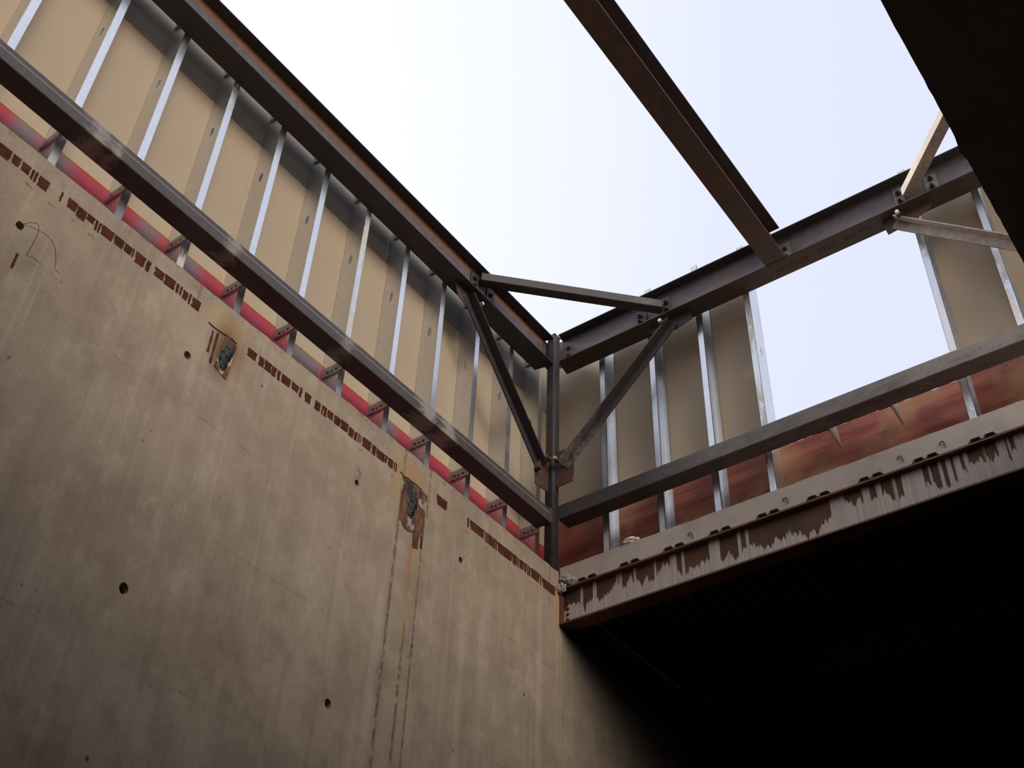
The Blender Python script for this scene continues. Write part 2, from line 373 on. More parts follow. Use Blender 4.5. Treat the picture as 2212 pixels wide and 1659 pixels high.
mb = MB().plate(outl, hl, lambda u, v, t_: W(-t_, u, v), 0, .0420)
wl = mb.build('wall_left', 'wall'); tag(wl, kind='structure')
for i, (a, b, r) in enumerate(HOLES):
    h = MB().plate(circ(a, b, r*1.02, 12, i+2), [], lambda u, v, t_: W(-t_, u, v), .0062, .0080)
    h.build('tie_hole', 'hole', wl)
# rust-coloured steel strips showing through cement smears near the wall top
def strip_patches(y0, y1, zlo, zhi, cover, seed, sizes):
    rnd = random.Random(seed); mb = MB(); mo = MB(); y = y0
    while y < y1:
        w = rnd.choice(sizes)*(.7+.6*rnd.random()); g = .0004+.0010*rnd.random()
        dens = cover((y-y0)/(y1-y0))
        if rnd.random() < dens:
            hfull = zhi-zlo; a = zhi - rnd.random()*hfull*.12; b = zlo + (rnd.random()**2.5)*hfull*(.6-.4*dens)
            if b > a-.002: b = a-.002
            k = 7; L = []; Rr = []
            for j in range(k):
                z = b+(a-b)*j/(k-1); e = .0004*(rnd.random()-.5)*2
                taper = .18*w*(1-j/(k-1))*rnd.random()
                L.append((y+taper+e, z)); Rr.append((y+w-taper*.6+e*.8, z+.0006*(rnd.random()-.5)))
            mb.plate(L+Rr[::-1], [], lambda u, v, t_: W(t_, u, v), -.0001, .0003)
        if rnd.random() < .13:
            zz = zlo-.0030-.004*rnd.random(); ww = .0010+.0022*rnd.random()
            pts = [(y+ww*math.cos(q*1.047)*(.7+.5*rnd.random()), zz+.0009*math.sin(q*1.047)*(.6+.8*rnd.random())) for q in range(6)]
            mo.plate(pts, [], lambda u, v, t_: W(t_, u, v), -.0001, .00025)
        y += w+g
    p = mb.build('steel_strip', 'rust', wl); p['label'] = 'brown steel strip showing through cement smears'
    if mo.f: q = mo.build('rust_flakes', 'rust_orange', wl); q['kind'] = 'stuff'; q['label'] = 'orange rust flakes below the strip'
strip_patches(-.700, -.476, .6125, .6228, lambda s: .95 if s < .38 else (.5 if s < .58 else .93), 3, (.002, .0035, .006, .009))
strip_patches(-.4205, -.2455, .6075, .6172, lambda s: .95, 5, (.0015, .003, .006, .009, .011))
strip_patches(-.1905, -.0185, .6080, .6190, lambda s: .55 if s < .2 else .97, 9, (.002, .004, .008, .014, .02))
# embed plates with a fat weld bead
def embed(yw, z0, z1, outline, label, seed):
    rnd = random.Random(seed)
    jag = []
    for a, b in zip(outline, outline[1:]+outline[:1]):
        for j in range(5):
            f = j/5; jag.append((a[0]+(b[0]-a[0])*f+.0007*(rnd.random()-.5), a[1]+(b[1]-a[1])*f+.0012*(rnd.random()-.5)))
    p = MB().plate(jag, [], lambda u, v, t_: W(t_, u, v), -.0001, .0005).build('embed_plate', 'embed', wl); p['label'] = label
    mb = MB(); K_ = 60; R_ = 12
    for j in range(K_+1):
        f = j/K_; z = z0+(z1-z0)*f; yy = yw+.0009*math.sin(f*7+seed)-.0022*(1-f)+.0004*math.sin(j*1.1)
        env = math.sin(math.pi*min(1, max(0, .04+.92*f)))**.45
        for q in range(R_):
            a = 2*math.pi*q/R_; rr = .034*env*(1+.09*math.sin(j*1.5+math.cos(a)*2.4)+.10*mnoise.noise(Vector((j*.5, q*.9, seed))))
            mb.v.append(W(0, yy, z)+Vector((.55*rr*math.cos(a), rr*math.sin(a), 0)))
    for j in range(K_):
        for q in range(R_): mb.f.append([j*R_+q, j*R_+(q+1) % R_, (j+1)*R_+(q+1) % R_, (j+1)*R_+q])
    mb.f += [list(range(R_))[::-1], [K_*R_+q for q in range(R_)]]
    w = mb.build('weld_bead', 'weld', p); w['label'] = 'blue-black lumpy weld'
embed(-.4375, .5785, .6040, [(-.4460, .577), (-.4330, .573), (-.4315, .6085), (-.4425, .612)], 'rusty embed plate by the middle of the wall', 21)
embed(-.2195, .5735, .6030, [(-.2345, .567), (-.2270, .560), (-.2160, .562), (-.2150, .548), (-.2085, .550), (-.2080, .561), (-.2035, .566), (-.2030, .608), (-.2360, .6095)], 'rusty embed plate nearest the corner', 41)
for yy, za, zb, mt in ((-.4545, .585, .606, 'rust'), (-.4500, .577, .608, 'rust'), (-.2052, .553, .590, 'rust'), (-.6080, .538, .551, 'rust')):
    rnd = random.Random(int(-yy*1e4)); L = []; Rr = []
    for j in range(9):
        z = za+(zb-za)*j/8; w = .0005+.0007*rnd.random(); o_ = (j-4)*.0002
        L.append((yy-w, z)); Rr.append((yy+w+(.001 if yy > -.21 else 0), z))
    MB().plate(L+Rr[::-1], [], lambda u, v, t_: W(t_, u, v), -.0001, .0003).build('rust_streak', mt, wl)
# cracks above the embeds
for pts in ([(-.4603, .6103), (-.4540, .6096), (-.4480, .6102), (-.4420, .6105), (-.4370, .6115), (-.432, .6105)], [(-.2400, .6112), (-.2340, .6098), (-.2290, .6108), (-.2230, .6103), (-.2200, .6109), (-.2110, .6098)]):
    MB().tube([W(.0002, a, b) for a, b in pts], .0032).build('wall_crack', 'hole', wl)
# tie wires
def wire(pts, label):
    o = MB().tube([W(*p) for p in pts], .0013).build('tie_wire', 'wire'); tag(o, label, 'wire')
ts = [k/14 for k in range(15)]
wire([(.002+.014*math.sin(a*3), -.6142+.030*a, .5725-.0145*a-.002*math.sin(a*3.1)) for a in ts]+[(.004, -.584, .5555), (.004, -.580, .5555)], 'long thin brown tie wire hanging out of the uppermost left tie hole')
wire([(.002+.02*math.sin(a*3), -.6142+.002*math.sin(a*2)-.004*a+.012*a*a, .5720-.026*a+.004*a*a) for a in ts]+[(.004, -.6000, .5525), (.003, -.594, .5535)], 'curled hair-thin wire looping below the uppermost left tie hole')
wire([(.002+.006*math.sin(a*3), -.1517-.0060*a*0-.139*0-.0*a, .57) for a in ts[:2]]+[(.004, -.1517, .5745)], 'stub of wire in the tie hole nearest the corner')
wire([(.001, -.2877, .5705), (.006, -.2893, .5742), (.003, -.2905, .5772), (.005, -.2925, .5800), (.002, -.2935, .5832)], 'short twisted wire sticking up above the tie hole between the two embeds')
wire([(.001, -.2890, .5720), (.006, -.2908, .5760), (.004, -.2950, .5775)], 'short wire bent sideways at the tie hole between the two embeds')

# the rest of the shell, dark under the decks
FZ = -Z0/S
tag(MB().box((-.05, -1.40, FZ-.03), (1.35, .55, FZ)).build('floor', 'floor'), kind='structure')
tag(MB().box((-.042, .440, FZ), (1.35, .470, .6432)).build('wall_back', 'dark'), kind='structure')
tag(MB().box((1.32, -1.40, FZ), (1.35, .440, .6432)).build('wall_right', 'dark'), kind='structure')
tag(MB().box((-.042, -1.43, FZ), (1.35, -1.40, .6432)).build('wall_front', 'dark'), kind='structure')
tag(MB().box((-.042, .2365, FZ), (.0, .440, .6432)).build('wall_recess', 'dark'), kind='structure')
# slab beyond the opening (right-hand wall side): concrete edge, deck, edge channel
def edge_poly():
    pts = []; n = 220
    bot = []
    for k in range(n+1):
        x = .0005+k*(.515-.0005)/n
        zt = .6432 + .0006*mnoise.noise(Vector((x*50, 7, 0)))+.0004*mnoise.noise(Vector((x*200, 7, 0)))
        if .03 < x < .06: zt += .0002
        pts.append((x, zt))
    x = .515; bot.append((.515, .6199))
    p = .0214
    starts = [p+.0483*k for k in range(10)]
    for s0 in reversed(starts):
        for a in (.0117, 0):
            e = s0+a
            bot += [(e+.0100, .6199), (e+.0082, .6226), (e+.0020, .6226), (e+.0002, .6199)]
    bot += [(.0140, .6199), (.0125, .6240), (.0060, .6300), (.0012, .6375)]
    return pts+bot
mb = MB().plate(edge_poly(), [], lambda u, v, t_: W(u, t_, v), 0, .012)
sl = mb.build('floor_slab', 'slab', origin=W(.25, 0, .62)); tag(sl, kind='structure')
MB().box((.0005, .0121, .6215), (1.32, .440, .6432)).build('slab_body', 'dark_concrete', sl)
# dark flute mouths
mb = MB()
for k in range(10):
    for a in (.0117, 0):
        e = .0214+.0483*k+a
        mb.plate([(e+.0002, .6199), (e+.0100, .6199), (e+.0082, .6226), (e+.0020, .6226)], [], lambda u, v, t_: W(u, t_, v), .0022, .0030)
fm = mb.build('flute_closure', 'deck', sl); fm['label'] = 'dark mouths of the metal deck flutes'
rim = MB()
for k in range(10):
    for a in (.0117, 0):
        e = .0214+.0483*k+a; q = [(e-.0001, .6198), (e+.0018, .6229), (e+.0084, .6229), (e+.0103, .6198)]
        rim.tube([W(u, -.0002, v) for u, v in q], .0042, 5)
rim.build('flute_edge', 'deck', sl)
# corrugated deck underside, ribs running away from the edge
prof = []; x = .0010
P_ = .01617*1.0
k = 0; zt, zb = .6205, .6150
while x < .52:
    prof += [(x, zb), (x+.0060, zb), (x+.0078, zt), (x+.0143, zt)]; x += .01617
back = [(a, b+.0004) for a, b in prof][::-1]
mb = MB(); i = 0; n = len(prof); vs0 = [W(a, .0165, b) for a, b in prof]; vs1 = [W(a, .2260, b) for a, b in prof]
mb.v = vs0+vs1; mb.f = [[k, k+1, n+k+1, n+k] for k in range(n-1)]
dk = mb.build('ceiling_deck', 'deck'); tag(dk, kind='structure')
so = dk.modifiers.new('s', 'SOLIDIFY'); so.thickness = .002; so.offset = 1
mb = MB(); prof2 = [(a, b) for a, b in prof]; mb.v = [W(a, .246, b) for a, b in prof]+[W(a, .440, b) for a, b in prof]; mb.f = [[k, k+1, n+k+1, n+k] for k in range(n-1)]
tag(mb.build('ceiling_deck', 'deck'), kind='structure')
# slab above the viewer, right of the opening, chipped lower edge
pts = []; n = 190; x0 = .5093
for k in range(n+1):
    y = -1.40+k*(1.40-.001)/n
    pts.append((x0+.0003*mnoise.noise(Vector((y*34, 2, 0)))+.0005*mnoise.noise(Vector((y*120, 9, 0)))-(.0012 if abs(y+.292) < .006 else 0), y))
mb = MB().plate(pts+[(1.32, -.001), (1.32, -1.40)], [], lambda u, v, t_: W(u, v, t_), .6195, .6432)
tag(mb.build('ceiling_slab', 'dark_concrete'), kind='structure')
mb = MB().box((.516, -.001, .6195), (1.32, .0120, .6432)); mb.build('slab_strip', 'dark_concrete', sl)
tag(MB().box((-.0419, -1.40, .6392), (.5085, -.745, .6632)).build('ceiling_rear', 'dark_concrete'), kind='structure')  # unseen rear slab, edge brought forward to block light from the lower left wall

# edge channel below the slab edge
ec = empty('edge_channel', W(.25, .01, .5795)); tag(ec, 'rust-brown steel edge beam streaked with cement runs under the slab edge', 'steel beam')
MB().box((.0008, .0058, .5815), (1.30, .0075, .6178)).build('web', 'drip', ec)
MB().box((.0008, -.0003, .5795), (1.30, .0175, .5813)).build('bottom_flange', 'lip_rust', ec)
MB().box((.0008, -.0003, .6178), (1.30, .0160, .6197)).build('top_flange', 'lip_rust', ec)
MB().box((.0008, .0003, .5813), (.0022, .0058, .6135)).build('end_plate', 'lip_rust', ec)['label'] = 'cement-caked end plate at the wall'
for zz in (.586, .592, .598, .604):
    MB().cyl(W(.0065, .0058, zz), W(.0065, .0050, zz), .012, 6).build('bolt', 'rust', ec)
# beam under the deck
ub = empty('steel_beam', W(.3, .236, .5795)); tag(ub, 'dark steel beam under the metal deck, hidden in shadow at the wall end', 'steel beam')
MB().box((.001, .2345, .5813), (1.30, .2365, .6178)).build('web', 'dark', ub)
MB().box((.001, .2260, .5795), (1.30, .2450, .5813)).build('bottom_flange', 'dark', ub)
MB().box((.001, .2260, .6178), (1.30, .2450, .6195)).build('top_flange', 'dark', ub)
# rebar hooks cast in the slab edge
for i, (hx, hz, lb) in enumerate(((.1474, .6275, 'rusty wire hook in the slab edge nearest the column'), (.2436, .6285, 'rusty wire hook in the slab edge below the sawn stud'), (.3502, .6290, 'rusty wire hook in the slab edge below the right plywood joint'), (.3867, .6285, 'last rusty wire hook in the slab edge before the frame side'))):
    p = [W(hx-.0022+.0022*(1-math.cos(a)), -.0006-.0008*math.sin(a), hz+.0020*math.sin(a)) for a in [q*math.pi/8 for q in range(9)]]+[W(hx+.0026, -.0008, hz-.0040)]
    tag(MB().tube(p, .0035, 6).build('wire_hook', 'wire'), lb, 'hook', 'wire hooks in the slab edge')
# rubble at the slab end and a pale lump on the slab
mb = MB(); rnd = random.Random(4)
for j in range(26):
    a = rnd.random(); mb.rock(W(.0025+.019*a, .0005+.001*rnd.random(), .6350-.0125*a-.0015+.003*rnd.random()-(.004*rnd.random())), .016+.020*rnd.random(), j, (1, .6, .8), 2, .5)
o = mb.build('mortar_rubble', 'rubble'); tag(o, 'crumbly grey mortar packed between the wall corner and the slab end', 'rubble', kind='stuff')
mb = MB(); mb.rock(W(.0030, -.0012, .6190), .034, 77, (.8, .6, 1.0), 3, .6); mb.rock(W(.0062, -.0014, .6165), .02, 78, (1, .6, 1.0), 3, .6)
tag(mb.build('mortar_lump', 'rubble'), 'ragged grey mortar lump stuck at the top of the edge beam end', 'rubble')
mb = MB(); mb.rock(W(.0812, .0045, .6463), .044, 13, (1.35, .9, .62), 3, .45); mb.rock(W(.0765, .0045, .6470), .028, 14, (.8, .8, .9), 3, .4)
tt = NT('pale lump'); M['pale'] = tt.out(tt.mix(tt.noise(scale=12), (.66, .60, .52), (.80, .74, .66)), rough=.85)
tag(mb.build('plaster_lump', 'pale'), 'pale plaster lump lying on the slab edge in front of the plywood', 'rubble')

# ------------------------------------------------------------------ steel frame
def wbeam(root, p0, p1, zlo, zhi, half, tf, tw, horiz, mats=('steel', 'steel', 'steel'), miter0=None, miter1=None, cope=None):
    """p0,p1: centreline ends (layout), horiz: unit horizontal across"""
    d = (p1-p0).normalized(); a = Vector((p0.x, p0.y, zlo)); b = Vector((p1.x, p1.y, zlo))
    A, B = W(*a), W(*b); hw = half*S; H = (zhi-zlo)*S; t_f = tf*S; t_w = tw*S
    f0 = (lambda u, v: miter0*u) if miter0 else None; f1 = (lambda u, v: miter1*u) if miter1 else None
    bf = MB().sweep(rect(2*hw, t_f, 0, t_f/2), A, B, Z, horiz, f0, f1).build('bottom_flange', mats[0], root, bevel=.002)
    sh0 = cope[0]*S if cope else 0; sh1 = cope[1]*S if cope else 0
    wb = MB().sweep(rect(t_w, H-2*t_f, 0, H/2), A+d*sh0*.0, B-d*0, Z, horiz, f0, f1).build('web', mats[1], root)
    tfo = MB().sweep(rect(2*hw, t_f, 0, H-t_f/2), A+d*sh0, B-d*sh1, Z, horiz, f0, f1).build('top_flange', mats[2], root, bevel=.002)
    return bf, wb, tfo
HB = .01175
XL = -.0035-HB; YR = HB        # centrelines of the two perimeter beams
ZL0, ZL1, ZR0, ZR1 = .9131, .9555, .9233, .9672
# left beam
b1 = empty('steel_beam', W(XL, -.5, ZL0)); tag(b1, 'long rusty steel beam above the row of studs on the left wall, ending at the column', 'steel beam')
wbeam(b1, Vector((XL, -1.30, 0)), Vector((XL, -.0105, 0)), ZL0, ZL1, HB, .0014, .0010, X, ('steel', 'steel_web_left', 'steel_top'), None, .17)
# right beam
b2 = empty('steel_beam', W(.25, YR, ZR0)); tag(b2, 'rusty steel beam over the opening in the right wall with markings on its underside', 'steel beam')
bf2, _, _ = wbeam(b2, Vector((-.0053, YR, 0)), Vector((.5300, YR, 0)), ZR0, ZR1, HB, .0014, .0010, Y, ('steel_under', 'steel_web', 'steel_top'), -.15, None)
def lettering(txt, x, y, size, mat, parent):
    cu = bpy.data.curves.new('lettering', 'FONT'); cu.body = txt; cu.size = size; cu.extrude = .0006; cu.offset = 0
    tmp = bpy.data.objects.new('lettering', cu); COL.objects.link(tmp)
    dg = bpy.context.evaluated_depsgraph_get(); me = bpy.data.meshes.new_from_object(tmp.evaluated_get(dg))
    bpy.data.objects.remove(tmp)
    o = bpy.data.objects.new('lettering', me); COL.objects.link(o); me.materials.clear(); me.materials.append(M[mat]); o.parent = parent
    R_ = Matrix(((1, 0, 0), (0, -1, 0), (0, 0, -1))); me.transform(Matrix.Translation(W(x, y, ZR0-.0001)-WLOC[parent.name]) @ R_.to_4x4()); return o
lettering('W10x22', .2660, .0165, .068, 'ink', b2)['label'] = 'dark handwritten section mark'
lettering('11L5', .3130, .0150, .068, 'ink', b2)['label'] = 'dark handwritten piece mark'
lettering('W5 171', .3420, .0145, .062, 'ink', b2)['label'] = 'faded handwritten mark'
MB().box((-.0092, .0110, .9250), (-.0030, .0124, .9655)).build('connection_plate', 'gusset', b2)
for xx, zz in ((.0035, .9500), (.0035, .9380)): MB().cyl(W(xx, .0113, zz), W(xx, .0085, zz), .018, 6).build('bolt', 'bolt', b2)
MB().box((-.0160, -.0150, .9150), (-.0144, -.0040, .9540)).build('connection_plate', 'gusset', b1)
# cross beam over the opening
b3 = empty('steel_beam', W(.27, -.4, ZR0)); tag(b3, 'steel beam crossing open sky and framing into the marked beam', 'steel beam')
wbeam(b3, Vector((.2712, -1.30, 0)), Vector((.2712, .0, 0)), ZR0+.0008, ZR1, HB, .0014, .0010, X, ('steel_lip', 'steel_lip', 'steel'), cope=(0, .0035))
# hidden far side: column and beam over the right edge of the opening
def clip_plate(parent, pts, mapf, t0, t1, bolts, bm, face, r=.014):
    p = MB().plate(pts, [], mapf, t0, t1).build('clip_angle', 'steel_rail', parent)
    for u, v in bolts:
        MB().cyl(mapf(u, v, t0), mapf(u, v, t0+face), r*1.35, 6).cyl(mapf(u, v, t0+face), mapf(u, v, t0+face*1.8), r*.7, 8).build('bolt', 'bolt', p)
    return p
fY = lambda u, v, t_: W(u, t_, v)
fX = lambda u, v, t_: W(t_, u, v)
# shear clip of the cross beam on the right beam web
clip_plate(b3, [(.2717, .9285), (.2860, .9285), (.2860, .9560), (.2717, .9560)], fY, .0105, .0112, [(.2800, .9350), (.2800, .9470)], None, -.0022)
# corner column
col = empty('steel_column', W(-.0074, -.0037, .6385)); tag(col, 'dark square steel column standing in the corner on the slab', 'column')
MB().sweep(rrect(.0118*S, .0118*S, .020, 6), W(-.0074, -.0037, .6385), W(-.0074, -.0037, .9600), Y, X).build('shaft', 'column', col)
MB().sweep(rect(.0120*S, .0120*S), W(-.0074, -.0037, .9600), W(-.0074, -.0037, .9610), Y, X).build('cap_plate', 'gusset', col)
bpy.context.view_layer.update()
for o in col.children:
    if o.name.startswith('shaft'):
        for p_ in o.data.polygons: p_.use_smooth = len(p_.vertices) == 4
# column gussets: one each way
g1 = MB().plate([(-.0094, .7860), (-.0340, .7560), (-.0324, .7316), (-.0094, .7345)], [], fX, -.0090, -.0080).build('gusset_plate', 'gusset', col)
g2 = MB().plate([(-.0014, .7869), (.0203, .7851), (.0214, .7514), (.0191, .7404), (-.0014, .7396)], [], fY, -.0055, -.0045).build('gusset_plate', 'gusset', col)
# second column at the far side of the opening
c2 = empty('steel_column', W(.535, .008, .6432)); tag(c2, 'steel column behind the dark slab at the far end of the marked beam', 'column')
MB().sweep(rrect(.0148*S, .0148*S, .022, 6), W(.538, .0118, .6432), W(.538, .0118, .9225), Y, X).build('shaft', 'column', c2)

# tube rails
def rail(name, label, p0, p1, side, h, mat, r=.009):
    o = MB().sweep(rrect(side*S, h*S, r, 4), W(*p0), W(*p1), Z).build(name, mat); tag(o, label, 'steel rail'); return o
lr = rail('tube_rail', 'square steel tube rail with pale dust patches running below the left studs', (-.0035-.0094, -1.30, .7020), (-.0035-.0094, -.0098, .7020), .0188, .0169, 'steel_tube_left')
rr = rail('tube_rail', 'grey scaled steel tube rail crossing the right wall under the sky opening', (-.0014, .0096, .7116), (.5300, .0096, .7116), .0190, .0182, 'steel_rail')
MB().box((-.0125, -.0120, .6932), (-.0029, -.0094, .7114)).build('weld', 'gusset', lr)['label'] = 'orange rusted weld at the column'
# horizontal corner braces (tubes with bolted clip angles)
def hbrace(label, A, B, z, mat, clipsA, clipsB, sz=.0118):
    r = empty('corner_brace', W(A[0], A[1], z-.006)); tag(r, label, 'brace')
    a, b = W(A[0], A[1], z), W(B[0], B[1], z)
    MB().sweep(rrect(sz*S, sz*S, .008, 4), a, b, Z).build('tube', mat, r)
    for f, pts, t0, t1, bolts, face in clipsA+clipsB: clip_plate(r, pts, f, t0, t1, bolts, None, face)
    return r
zl = lambda z: z*.9885
hb = hbrace('steel tube brace spanning the corner between the two perimeter beams', (-.0110, -.1385), (.1295, .0080), .9440, 'steel_tube',
    [(fX, [(-.1525, .9215), (-.1395, .9215), (-.1395, .9475), (-.1525, .9475)], -.0140, -.0132, [(-.1470, .9290), (-.1470, .9400)], .0025),
     (fX, [(-.1240, .9190), (-.1110, .9190), (-.1110, .9470), (-.1240, .9470)], -.0140, -.0132, [(-.1175, .9270), (-.1175, .9380)], .0025)],
    [(fY, [(.1300, .9290), (.1405, .9290), (.1405, .9590), (.1300, .9590)], .0106, .0098, [(.1360, .9370), (.1360, .9480)], -.0035),
     (fY, [(.0975, .9290), (.1100, .9290), (.1100, .9500), (.0975, .9500)], .0106, .0098, [(.1015, .9365), (.1015, .9455)], -.0035)])
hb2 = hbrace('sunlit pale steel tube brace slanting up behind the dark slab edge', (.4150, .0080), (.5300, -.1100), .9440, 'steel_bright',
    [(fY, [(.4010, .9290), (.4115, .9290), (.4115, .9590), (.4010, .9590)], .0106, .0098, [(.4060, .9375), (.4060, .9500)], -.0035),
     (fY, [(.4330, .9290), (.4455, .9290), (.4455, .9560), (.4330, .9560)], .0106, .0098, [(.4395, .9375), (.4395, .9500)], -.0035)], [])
# knee braces (angles) with bolts, and the gussets under the beams
def angle_prof(a, t_): return [(0, 0), (a, 0), (a, t_), (t_, t_), (t_, a), (0, a)]
def knee(label, p0, p1, legA, legB, mat, bolts, a=.0105, gus=None, gmap=None, gt=None, host=None):
    r = empty('knee_brace', W(*p0)); tag(r, label, 'brace')
    P0, P1 = W(*p0), W(*p1); d = (P1-P0).normalized()
    ax = legA.normalized(); bx = d.cross(ax).normalized()
    if bx.dot(legB) < 0: bx = -bx
    # angle: legs along ax and bx
    i_ = MB(); t_ = .010; aa = a*S
    prof = angle_prof(aa, t_)
    for p in (P0, P1):
        for u, v in prof: i_.v.append(p+ax*(u-aa*.45)+bx*(v-aa*.45))
    for k in range(6): i_.f.append([k, (k+1) % 6, 6+(k+1) % 6, 6+k])
    i_.f += [[5, 4, 3, 2, 1, 0], [6, 7, 8, 9, 10, 11]]
    i_.build('angle_bar', mat, r)
    for c, dr in bolts:
        c = W(*c); dr = dr.normalized()
        b = MB().cyl(c, c+dr*.028, .021, 6).build('bolt', 'bolt', r)
        MB().cyl(c+dr*.028, c+dr*.050, .013, 10).build('bolt_end', 'zinc' if c.z > 6.9 or legA.y < 0 else 'gusset', b)
    if gus: MB().plate(gus, [], gmap, *gt).build('gusset_plate', 'gusset', host)
knee('dark steel angle brace from the left beam down to the corner column', (-.0110, -.1570, .9050), (-.0075, -.0230, .7600), X, Vector((0, -1, -1)), 'steel',
     [((-.0105, -.1410, .9010), X), ((-.0060, -.0190, .7690), X), ((-.0080, -.0330, .7490), X)],
     gus=[(-.1760, .9131), (-.1300, .9131), (-.1270, .9020), (-.1420, .8890), (-.1690, .8960)], gmap=fX, gt=(-.0158, -.0148), host=b1)
knee('dark steel angle brace from the marked beam down to the corner column', (.1430, .0060, .9130), (.0105, -.0095, .7620), Y*-1, Vector((1, 0, -1)), 'steel_tube',
     [((.1330, .0030, .9120), -Y), ((.0062, -.0120, .7680), -Y)],
     gus=[(.1130, .9233), (.1640, .9233), (.1640, .9100), (.1440, .9045), (.1130, .9140)], gmap=fY, gt=(.0112, .0122), host=b2)
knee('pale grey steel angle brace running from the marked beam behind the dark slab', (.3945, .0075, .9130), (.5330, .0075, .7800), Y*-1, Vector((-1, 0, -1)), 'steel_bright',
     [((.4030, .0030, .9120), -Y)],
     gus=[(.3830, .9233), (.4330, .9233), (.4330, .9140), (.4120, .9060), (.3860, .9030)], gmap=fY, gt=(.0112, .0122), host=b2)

# ------------------------------------------------------------------ studs
FL, LIP, TK = .0069, .0020, .0003
def make_stud(zb, zt, slots, inner_sign, depth=.0224, dusty=False):
    """local frame: u along the wall (web at u=0, flange to +u), t depth from the front; built at the world origin"""
    root = empty('metal_stud', Vector((0, 0, 0)))
    G = lambda u, v, t_: Vector((-t_*S, u*S, v*S))
    H = zt-zb
    hs = []
    for z in slots:
        zc = z-zb; c = depth*.5; w_, h_ = .0026, .0062
        hs.append([(c+w_*math.cos(a)*(1), zc+h_*math.sin(a)) for a in [q*math.pi/6 for q in range(12)]])
    MB().plate([(0, 0), (depth, 0), (depth, H), (0, H)], hs, lambda u, v, t_: Vector((-u*S, t_*S, v*S)), 0, TK).build('web', 'galv', root)
    f = MB(); f.plate([(0, 0), (FL, 0), (FL, H), (0, H)], [], G, 0, TK)
    f.build('front_flange', 'galv_dusty' if dusty else 'galv', root)
    MB().plate([(0, 0), (FL, 0), (FL, H), (0, H)], [], G, depth-TK, depth).build('back_flange', 'galv', root)
    MB().plate([(0, 0), (LIP, 0), (LIP, H), (0, H)], [], lambda u, v, t_: Vector((-u*S, t_*S, v*S)), FL-TK, FL).build('lip', 'galv', root)
    MB().plate([(depth-LIP, 0), (depth, 0), (depth, H), (depth-LIP, H)], [], lambda u, v, t_: Vector((-u*S, t_*S, v*S)), FL-TK, FL).build('lip', 'galv', root)
    return root
XS, YS = -.0275, .0245
ordw = ['', 'second', 'third', 'fourth', 'fifth', 'sixth', 'seventh', 'eighth', 'ninth', 'tenth', 'eleventh', 'twelfth', 'thirteenth', 'fourteenth']
sA = make_stud(.6390, .9850, [.8455], 1); sB = make_stud(.6390, .9850, [.8455], 1, dusty=True)
dustset = {1, 2, 3, -3}
firstA = firstB = True
ks = list(range(9, -5, -1))
for i, k in enumerate(ks):
    y = -.5386+.0607*k-FL
    if k == 9: y = -.0035
    if k in (1, 4):
        o = sB if firstB else copy_tree(sB); firstB = False
    else:
        o = sA if firstA else copy_tree(sA); firstA = False
    o.location = W(XS, y, .6390)
    nm = 'galvanized stud touching the corner column on the left wall' if i == 0 else 'galvanized stud of the left wall, %s from the corner column%s' % (ordw[i], ', front speckled with pale plaster' if k in (1, 4) else '')
    tag(o, nm, 'stud', 'galvanized studs standing on the left wall')
# clip angles on each stud web, below the rail and under the beam
def make_clip():
    r = empty('clip_plate', Vector((0, 0, 0)))
    f = lambda u, v, t_: Vector((-u*S, -t_*S, v*S))
    MB().plate([(-.0050, 0), (.0205, 0), (.0205, .0120), (.0060, .0120), (-.0050, .0120)], [], f, 0, .0004).build('plate', 'clip', r)
    MB().plate([(-.0050, 0), (.0185, 0), (.0185, .0007), (-.0050, .0007)], [], f, -.0004, .0022).build('lip', 'galv', r)
    for u, v in ((.0035, .0045), (.0085, .0038), (.0135, .0050)):
        MB().cyl(f(u, v, 0), f(u, v, .0012), .007, 8).build('screw', 'bolt', r)
    return r
ca = make_clip(); first = True
for i, k in enumerate(ks):
    y = -.5386+.0607*k-FL
    if k == 9: y = -.0035
    for zz, wh in ((.6935, 'under the tube rail'), (.9345, 'just under the left beam')):
        o = ca if first else copy_tree(ca); first = False
        o.location = W(XS, y-.0001, zz)
        tag(o, 'small screwed clip plate %s on the %s' % (wh, 'stud touching the column' if i == 0 else '%s stud from the column' % ordw[i]), 'clip', 'clip plates on the left wall studs')
# right wall studs: rotate the same section so the open side faces +x
def rstud(x, zb, zt, slots, label, flip=False, dusty=False):
    o = make_stud(zb, zt, slots, 1, dusty=dusty)
    if flip:   # web on the +x side
        o.rotation_euler = (0, 0, -math.pi/2)
        o.location = W(x+FL, YS, zb); 
        for ch in o.children: ch.data.transform(Matrix.Scale(-1, 4, Y)); ch.data.flip_normals()
    else:
        o.rotation_euler = (0, 0, -math.pi/2); o.location = W(x, YS, zb)
    tag(o, label, 'stud', 'galvanized studs standing on the right wall'); return o
rx = [.0369, .1016, .1630, .2205]
tips = [.9936, 1.0008, 1.003, .9993]
rstud(rx[0], .6432, tips[0], [], 'galvanized stud of the right wall nearest the corner column')
rstud(rx[1], .6432, tips[1], [], 'galvanized stud of the right wall, second from the corner column')
rstud(rx[2], .6432, tips[2], [], 'galvanized stud of the right wall, third from the corner column')
rstud(rx[3], .6432, tips[3], [.8455], 'bright galvanized stud with a slot at the near side of the sky opening', flip=True, dusty=True)
rstud(.4085, .6432, .9987, [], 'dusty galvanized stud on the far side of the sky opening', dusty=True, flip=False)
rstud(.4690, .6432, .9942, [], 'dusty galvanized stud half behind the dark slab', dusty=True)
tc = tag(MB().box((-.012, YS, .6425), (.2300, YS+.0224, .6434)).build('bottom_track', 'galv'), 'thin bottom track under the right wall studs beside the column', 'track')
